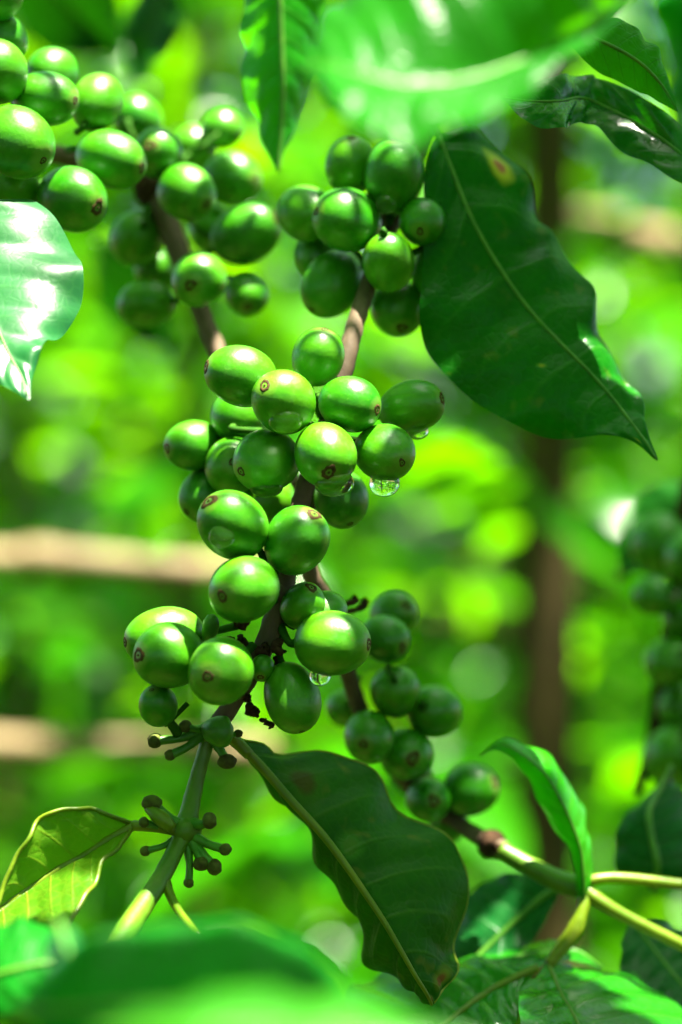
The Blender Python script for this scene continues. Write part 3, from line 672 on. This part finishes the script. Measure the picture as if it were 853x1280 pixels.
m_top = leaf_mat('sunlit_leaf', (0.010, 0.13, 0.006), (0.10, 0.55, 0.002), .42, .30, vein=(0.04, 0.22, 0.02), vamt=.3, nveins=9, bump=.4, spec=.09)
leaf('large blurred glossy leaf across the top with a bright midrib, sun glinting on it',
     [(800, -22, -86.0, 801, -20, -86.0, 802, -18, -86.0), (742, -60, -106.0, 745, 26, -98.0, 752, 44, -100.0), (672, -80, -110.0, 676, 66, -106.0, 688, 92, -112.0), (585, -70, -108.0, 595, 96, -114.0, 618, 140, -124.0),
      (505, -55, -102.0, 515, 106, -118.0, 545, 172, -132.0), (445, -20, -98.0, 450, 92, -118.0, 475, 172, -132.0), (408, 22, -100.0, 412, 82, -116.0, 418, 134, -126.0), (378, 82, -112.0, 378, 83, -112.0, 379, 84, -112.0)],
     m_top, rib=(11, 4), rib_mat=M['rib_dark'], arch=.07, quilt=.6, nveins=9, wave=1.0, seed=13)
leaf('blurred leaf hanging point down from the top, beside the sunlit bunch',
     [(348, -70, -54.0, 350, -70, -54.0, 352, -70, -54.0), (310, -20, -48.0, 350, -20, -54.0, 398, -18, -48.0), (303, 40, -46.0, 352, 40, -54.0, 401, 40, -46.0), (304, 100, -46.0, 354, 100, -54.0, 392, 96, -46.0), (322, 160, -48.0, 352, 160, -52.0, 370, 152, -48.0), (347, 216, -52.0, 348, 218, -52.0, 349, 216, -52.0)],
     leaf_mat('hanging_leaf', (0.008, 0.16, 0.002), (0.07, 0.50, 0.001), .45, .33, vein=(0.06, 0.25, 0.02), vamt=.4, nveins=8), rib=(8, 4), arch=.06, seed=14)
leaf('bright yellow-green leaf between the top leaf and the dark curled one',
     [(690, 30, -10, 691, 31, -10, 692, 32, -10), (745, 20, -6, 745, 48, -12, 738, 82, -10), (800, 38, -4, 795, 74, -10, 778, 104, -8), (830, 80, -4, 826, 104, -8, 815, 122, -6), (848, 138, -6, 848, 139, -6, 848, 140, -6)],
     m_top, rib=(6, 3), arch=.07, seed=15)
m_fore = leaf_mat('near_leaf', (0.003, 0.13, 0.006), (0.015, 0.40, 0.003), .34, .45, vein=(0.04, 0.2, 0.02), vamt=.3, spec=.1)
leaf('dark blurred leaf standing vertically in the upper right corner',
     [(862, -60, -110, 863, -60, -110, 864, -60, -110), (822, 0, -108, 866, 0, -116, 905, 0, -108), (838, 90, -108, 872, 90, -116, 910, 90, -108), (848, 180, -108, 876, 180, -114, 905, 180, -108), (874, 280, -110, 875, 280, -110, 876, 280, -110)],
     m_fore, rib=(8, 4), arch=.06, seed=16)
leaf('dark blurred leaf lying across the bottom edge close to the camera',
     [(20, 1260, -140.0, 20, 1262, -140.0, 20, 1264, -140.0), (80, 1190, -138.0, 90, 1262, -146.0, 100, 1330, -150.0), (180, 1156, -136.0, 190, 1252, -146.0, 200, 1342, -152.0), (280, 1152, -136.0, 290, 1248, -146.0, 300, 1342, -152.0), (370, 1174, -138.0, 372, 1244, -146.0, 380, 1332, -150.0), (424, 1222, -140.0, 424, 1254, -144.0, 424, 1302, -146.0), (458, 1268, -142.0, 458, 1269, -142.0, 458, 1270, -142.0)],
     m_fore, rib=(9, 4), arch=.06, seed=17)
m_near2 = leaf_mat('near_light_leaf', (0.02, 0.18, 0.006), (0.09, 0.50, 0.004), .45, .3, vein=(0.1, 0.3, 0.02), vamt=.3)
leaf('very blurred bright green leaf along the bottom edge, closest to the camera',
     [(120, 1300, -215, 120, 1302, -215, 120, 1304, -215), (230, 1252, -212, 230, 1300, -220, 230, 1350, -220), (340, 1246, -212, 340, 1300, -220, 340, 1360, -222), (450, 1254, -212, 450, 1304, -220, 450, 1360, -222), (540, 1290, -216, 540, 1304, -218, 540, 1330, -220), (600, 1310, -218, 600, 1311, -218, 600, 1312, -218)],
     m_near2, rib=(9, 4), arch=.06, seed=18)
leaf('pale blurred leaf with a white sheen in front of the yellow-edged leaf',
     [(70, 1150, -118, 72, 1150, -118, 74, 1150, -118), (58, 1190, -118, 84, 1190, -124, 112, 1190, -118), (52, 1240, -122, 82, 1240, -130, 116, 1240, -124), (54, 1290, -128, 80, 1290, -136, 112, 1290, -130), (78, 1350, -136, 79, 1350, -136, 80, 1350, -136)],
     m_gloss, rib=(9, 4), arch=.06, seed=19)
leaf('green blurred leaf in the bottom left corner under the yellow-edged one',
     [(-70, 1240, -70, -70, 1242, -70, -70, 1244, -70), (-10, 1160, -66, -8, 1220, -76, -6, 1270, -78), (50, 1155, -66, 52, 1205, -76, 54, 1250, -78), (100, 1180, -68, 100, 1206, -74, 100, 1234, -76), (135, 1215, -72, 135, 1216, -72, 135, 1217, -72)],
     m_fore, rib=(9, 4), arch=.06, seed=20)

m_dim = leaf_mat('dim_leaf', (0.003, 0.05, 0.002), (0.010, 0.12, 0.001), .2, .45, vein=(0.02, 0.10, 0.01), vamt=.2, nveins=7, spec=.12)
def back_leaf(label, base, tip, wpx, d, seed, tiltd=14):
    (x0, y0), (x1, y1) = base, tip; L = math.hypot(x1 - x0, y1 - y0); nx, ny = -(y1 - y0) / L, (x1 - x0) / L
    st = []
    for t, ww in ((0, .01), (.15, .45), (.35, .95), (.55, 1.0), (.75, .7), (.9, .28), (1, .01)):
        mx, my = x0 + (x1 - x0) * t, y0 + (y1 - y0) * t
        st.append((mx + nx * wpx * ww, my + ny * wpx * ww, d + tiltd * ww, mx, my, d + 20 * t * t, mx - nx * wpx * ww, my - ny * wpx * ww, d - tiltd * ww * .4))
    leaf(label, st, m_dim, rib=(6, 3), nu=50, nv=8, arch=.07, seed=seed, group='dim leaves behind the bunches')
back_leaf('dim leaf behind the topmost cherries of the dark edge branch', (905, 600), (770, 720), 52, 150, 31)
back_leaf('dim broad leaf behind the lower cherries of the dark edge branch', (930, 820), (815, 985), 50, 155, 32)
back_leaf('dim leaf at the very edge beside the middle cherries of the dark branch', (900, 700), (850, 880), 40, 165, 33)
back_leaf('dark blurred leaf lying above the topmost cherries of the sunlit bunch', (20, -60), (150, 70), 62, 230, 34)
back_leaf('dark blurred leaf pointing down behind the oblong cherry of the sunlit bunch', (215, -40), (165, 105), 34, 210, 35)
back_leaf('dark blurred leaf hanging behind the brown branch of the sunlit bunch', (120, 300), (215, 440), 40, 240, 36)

# ---------------------------------------------------------------- leaf clouds for bushes
def leaf_template(curl):
    """unit leaf: length 1 along +x, width .42, normal +z"""
    st = [(0, .0), (.10, .10), (.28, .20), (.5, .215), (.72, .15), (.9, .05), (1.0, .0)]
    V, F = [], []
    for (x, h) in st:
        z = -curl * x * x
        V += [(x, -h, z + h * .25), (x, 0, z), (x, h, z + h * .25)]
    for i in range(len(st) - 1):
        a = i * 3
        F += [(a, a + 1, a + 4, a + 3), (a + 1, a + 2, a + 5, a + 4)]
    return np.array(V), F
TEMPL = [leaf_template(c) for c in (.05, .15, .3)]

def leaves_mesh(name, leaves, mat, parent=None, base=Vector((0, 0, 0)), extra=None):
    """leaves: (position, direction, up, length, tint)"""
    V, F, T = [], [], []; off = 0
    for (p, d, up, ln, ti) in leaves:
        tv, tf = TEMPL[int(ti * 977) % 3]
        x = d.normalized(); y = up.cross(x)
        if y.length < 1e-4: y = Vector((0, 1, 0)).cross(x)
        y.normalize(); z = x.cross(y)
        A = np.array([x, y, z]) * ln
        V.append(tv @ A + np.array(p - base)); F += [tuple(i + off for i in f) for f in tf]; T += [ti] * len(tv); off += len(tv)
    if extra:
        ev, ef = extra; V.append(np.array([tuple(Vector(v) - base) for v in ev])); F += [tuple(i + off for i in f) for f in ef]; T += [0.0] * len(ev)
    o = mesh_obj(name, np.vstack(V), F, mat, parent)
    a = o.data.attributes.new('tint', 'FLOAT', 'POINT'); a.data.foreach_set('value', np.array(T, dtype=np.float32))
    return o

def in_view(p, m=1.08):
    return p.y > 0 and abs(p.x) < .1556 * p.y * m + .03 and abs(p.z - CAMZ) < .2335 * p.y * m + .03

def pix(p):
    k = FW / 853.0 * p.y / D
    return 426.5 + p.x / k, 640 - (p.z - CAMZ) / k

GAPS = [(785, 218, 20)]   # sky or ground shows between the leaves
def bush(label, x, y, H, seed, mat, spread=.6, z0=.15, ymin=.9, step=.13, lmul=1.0, gaps=True, cat='coffee bush', name='coffee_bush', group='coffee bushes behind the branch', tr=.012, clear=False):
    rng = random.Random(seed)
    base = Vector((x, y, 0)); root = empty(name, base); tag(root, label, cat, group)
    V, F = tube([Vector((0, 0, -.02)), Vector((rng.uniform(-.02, .02), 0, H * .5)), Vector((rng.uniform(-.03, .03), 0, H))], [tr * 1.25, tr, tr * .4], 20, 10)
    mesh_obj('trunk', V, F, M['trunk'], root)
    L = []; tv, tf = [], []
    z = z0; az = rng.uniform(0, 3)
    while z < H:
        for s in (0, math.pi):
            a = az + s + rng.uniform(-.3, .3); ln = spread * (1 - .45 * (z / H) ** 2) * rng.uniform(.7, 1.1)
            dr = rng.uniform(.1, .45); up0 = rng.uniform(.05, .35)
            n = max(3, int(ln / .075)); pts = []
            for i in range(n + 1):
                t = i / n
                pts.append(base + Vector((math.cos(a) * ln * t, math.sin(a) * ln * t, z + ln * (up0 * t - dr * t * t))))
            if all(not in_view(p, 1.0) or p.y > ymin for p in pts):
                bv, bf = tube(pts, [.004 - .0025 * i / n for i in range(n + 1)], n + 1, 5, smooth=False)
                o = len(tv); tv += bv; tf += [tuple(i + o for i in f) for f in bf]
            for i in range(1, n + 1):
                d = (pts[i] - pts[i - 1]).normalized(); side = d.cross(Vector((0, 0, 1))).normalized()
                for sg in (-1, 1):
                    dd = d * rng.uniform(.3, .9) + side * sg * rng.uniform(.6, 1) + Vector((0, 0, rng.uniform(-.55, .15)))
                    up = Vector((rng.uniform(-.4, .4), rng.uniform(-.4, .4), 1))
                    l = rng.uniform(.085, .15) * lmul
                    c = pts[i] + dd.normalized() * l * .5
                    if in_view(c) and c.y < ymin: continue
                    if clear and c.y < y + .02 and 640 < pix(c)[0] < 742 and 540 < pix(c)[1] < 1010: continue
                    if gaps and in_view(c):
                        qx, qy = pix(c)
                        if any((qx - gx) ** 2 + (qy - gy) ** 2 < (gr + .04 * 853 / FW * D / c.y * .9) ** 2 for gx, gy, gr in GAPS): continue
                    if rng.random() < .11:
                        hv = (SUN + (Vector((0, 0, CAMZ)) - c).normalized()).normalized()
                        up = hv + Vector((rng.uniform(-.18, .18), rng.uniform(-.18, .18), rng.uniform(-.18, .18)))
                        dd = dd - up * (dd.dot(up) / up.dot(up))
                    L.append((pts[i], dd, up, l, rng.random()))
        az += 1.57 + rng.uniform(-.3, .3); z += step * rng.uniform(.8, 1.2)
    if L: leaves_mesh('crown', L, mat, root, base, (tv, tf) if tv else None)
    return root

B = [
    ('coffee bush with a straight bare brown trunk behind the large leaf', .132, 1.38, 2.3, 11, M['crown'], .50),
    ('bright coffee bush behind the middle bunch', -.12, 1.75, 2.0, 12, M['crown_light'], .55),
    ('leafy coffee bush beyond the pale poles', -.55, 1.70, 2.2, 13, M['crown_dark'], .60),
    ('sunlit coffee bush to the right of the bare trunk', .58, 2.0, 2.1, 34, M['crown_light'], .60),
    ('light coffee bush farther back between two trunks', .18, 2.5, 2.3, 15, M['crown_light'], .65),
    ('coffee bush farther back behind the sunlit bunch', -.38, 2.6, 2.5, 16, M['crown_light'], .70),
    ('coffee bush farther back at the right edge', .80, 2.85, 2.2, 17, M['crown_light'], .70),
    ('coffee bush farther back at the left edge', -1.05, 2.6, 2.4, 18, M['crown'], .70),
    ('tall coffee bush in the second row behind the bare trunk', .30, 3.5, 2.6, 19, M['crown_light'], .80),
    ('tall coffee bush in the second row left of the trunk', -.35, 3.6, 2.7, 20, M['crown'], .80),
    ('tall coffee bush in the second row at the far right', 1.15, 3.6, 2.6, 21, M['crown_light'], .80),
    ('tall coffee bush in the second row at the far left', -1.2, 3.7, 2.6, 22, M['crown_light'], .80),
]
for i, (lb, x, y, H, sd, mt, sp) in enumerate(B): bush(lb, x, y, H, sd, mt, sp, tr=.020 if i == 0 else .012, lmul=.68, step=.09, clear=(i == 0))

# far foliage that reads as one mass
rng = random.Random(77); L = []
for i in range(19000):
    y = rng.uniform(4.4, 7.6); x = rng.uniform(-2.6, 2.6); z = rng.uniform(.0, 3.9)
    p = Vector((x, y, z)); qx, qy = pix(p)
    if any((qx - gx) ** 2 + (qy - gy) ** 2 < (gr + 12) ** 2 for gx, gy, gr in GAPS): continue
    L.append((p, Vector((rng.uniform(-1, 1), rng.uniform(-1, 1), rng.uniform(-.8, .2))), Vector((rng.uniform(-1, 1), rng.uniform(-1.3, .3), rng.uniform(.1, 1))), rng.uniform(.11, .20), rng.random()))
tag(leaves_mesh('far_foliage', L, M['crown_light']), 'sunlit mass of far off coffee foliage', 'foliage', kind='stuff')

# shade: unseen leaves added above the picture to shade chosen spots
# plan of the shading leaves: x in photo pixels, depth (mm), length (mm), height above the lens (mm), heading (degrees)
SHADE = [
    (478, 36, 62, 260, 4), (600, 50, 70, 300, -10), (560, 27, 55, 240, 8),
    (648, 6, 66, 250, 3), (592, 28, 46, 270, -5), (655, -16, 66, 290, 6), (560, 4, 45, 235, -4),
    (520, -4, 30, 300, 40), (790, 8, 50, 255, 0), (700, -32, 60, 300, 0),
    (845, 118, 100, 330, 10), (850, 100, 90, 340, -10), (850, 136, 90, 320, 0), (800, 62, 80, 350, 10), (880, 60, 80, 340, 60), (640, 78, 80, 380, 20), (900, 95, 90, 300, 0),
    (160, -146, 46, 420, 4, 1250), (300, -146, 46, 430, -4, 1250), (880, -112, 60, 250, 90), 
    (775, 6, 48, 480, 0, 1250), (860, 47, 60, 450, 0, 1210), (800, 60, 60, 440, 10, 1080),
    (190, 47, 26, 230, 60), (60, 62, 60, 180, 0),
]
rng = random.Random(3); L = []; tv, tf = [], []
for (px, d, s_, h, hd, *q) in SHADE:
    c = P(px, q[0] if q else 640, d); c = c + SUN * ((h / 1000.0) / SUN.z)
    dd = Vector((math.cos(R_(hd)), math.sin(R_(hd)), rng.uniform(-.12, .12))).normalized()
    ln = s_ / 1000.0
    L.append((c - dd * ln * .5, dd, Vector((rng.uniform(-.15, .15), rng.uniform(-.15, .15), 1)), ln, rng.random()))
    e = c - dd * ln * .5
    bv, bf = tube([e, e - dd * .03 + Vector((0, 0, .03)), e - dd * .04 + Vector((0, .02, .12))], [.0008, .0012, .0016], 6, 5)
    o = len(tv); tv += bv; tf += [tuple(i + o for i in f) for f in bf]
tag(leaves_mesh('added_shade_foliage', L, M['crown_dark'], extra=(tv, tf)), 'unseen leaves added overhead to shade the cherries', 'foliage', kind='stuff')

# unseen canopy and leaf wall, added to cut the sky light
from mathutils import noise as mnoise
rng = random.Random(21); L = []
for i in range(15000):
    p = Vector((rng.uniform(-6, 6), rng.uniform(-5, 9), rng.uniform(2.9, 4.4)))
    o = Vector((0, .42, CAMZ)) + SUN * ((p.z - CAMZ) / SUN.z)
    if math.hypot(p.x - o.x, p.y - o.y) < .85 or math.hypot(p.x - o.x + .22, p.y - o.y - .65) < .38: continue  # openings left so the sun reaches the bunches and poles
    if p.y > -1.0 and mnoise.noise(Vector((p.x * .9, p.y * .9, 3.3))) + .45 * mnoise.noise(Vector((p.x * 3, p.y * 3, 9.1))) > CANOPY: continue
    L.append((p, Vector((rng.uniform(-1, 1), rng.uniform(-1, 1), rng.uniform(-.4, .2))), Vector((rng.uniform(-.4, .4), rng.uniform(-.4, .4), 1)), rng.uniform(.20, .36), rng.random()))
tag(leaves_mesh('added_canopy_foliage', L, M['crown']), 'unseen leaf canopy added to dim the sky and dapple the sun', 'foliage', kind='stuff')
L = []  # unseen leaf wall added to keep sky reflections off the bunches
for i in range(6500):
    a = rng.uniform(0, 2 * math.pi); r = rng.uniform(1.3, 2.6); p = Vector((math.cos(a) * r, math.sin(a) * r - .2, rng.uniform(0, 3.3)))
    if p.y > .5 and abs(p.x) < .35 * p.y + .35: continue
    if p.y > .9: continue
    L.append((p, Vector((rng.uniform(-1, 1), rng.uniform(-1, 1), rng.uniform(-.8, .2))), Vector((rng.uniform(-.5, .5), rng.uniform(-.5, .5), 1)), rng.uniform(.16, .28), rng.random()))
tag(leaves_mesh('added_screen_foliage', L, M['crown_dark']), 'unseen leaves added round the camera to block the sky', 'foliage', kind='stuff')
L = []
for i in range(9000):
    p = Vector((rng.uniform(-3, 3), rng.uniform(.2, 7), 0)); h = rng.uniform(.02, .14)
    L.append((p + Vector((0, 0, h)), Vector((rng.uniform(-1, 1), rng.uniform(-1, 1), rng.uniform(-.1, .9))), Vector((rng.uniform(-.4, .4), rng.uniform(-.4, .4), 1)), rng.uniform(.05, .13), rng.random()))
tag(leaves_mesh('ground_cover', L, M['crown_light']), 'low green weeds covering the soil', 'ground cover', kind='stuff')

# ---------------------------------------------------------------- poles and ground
def pole(label, a, b, r, group=None):
    A, Bv = P(*a), P(*b); mid = (A + Bv) * .5
    root = empty('wooden_pole', mid); tag(root, label, 'pole', group)
    rng = random.Random(len(label))
    pts = [A.lerp(Bv, t) - mid + Vector((0, 0, rng.uniform(-.3, .3) * r)) for t in np.linspace(0, 1, 9)]
    V, F = tube(pts, [r * rng.uniform(.9, 1.1) for _ in pts], 40, 12, wob=.08)
    mesh_obj('shaft', V, F, M['pole'], root)
    for t in (.3, .62):
        c = A.lerp(Bv, t) - mid; d = (Bv - A).normalized()
        V, F = tube([c - d * .012, c, c + d * .012], [r * 1.02, r * 1.22, r * 1.02], 7, 12)
        mesh_obj('knot', V, F, M['pole'], root)
pole('pale dry pole lying level at mid height behind the bunches', (-420, 664, 590), (330, 716, 660), .0068, 'pale poles among the bushes')
pole('lower pale dry pole level with the small round cherry', (-420, 924, 640), (340, 940, 680), .0066, 'pale poles among the bushes')
pole('tan pole slanting past the edge of the large leaf', (690, 275, 1000), (1200, 365, 1100), .012, 'pale poles among the bushes')

n = 40; V = []; F = []
rng = random.Random(2)
xs = [-80 * (abs(t) ** 2.2) * (-1 if t > 0 else 1) for t in np.linspace(-1, 1, n)]
for yy in xs:
    for xx in xs:
        V.append((xx, yy, 0.02 * (math.sin(xx * 3.1) + math.cos(yy * 2.7)) * .5 + rng.uniform(-.01, .01) - .02))
for i in range(n - 1):
    for j in range(n - 1): F.append((i * n + j, i * n + j + 1, (i + 1) * n + j + 1, (i + 1) * n + j))
tag(mesh_obj('ground', V, F, M['soil']), 'brown soil and leaf litter under the bushes', 'ground', kind='structure')
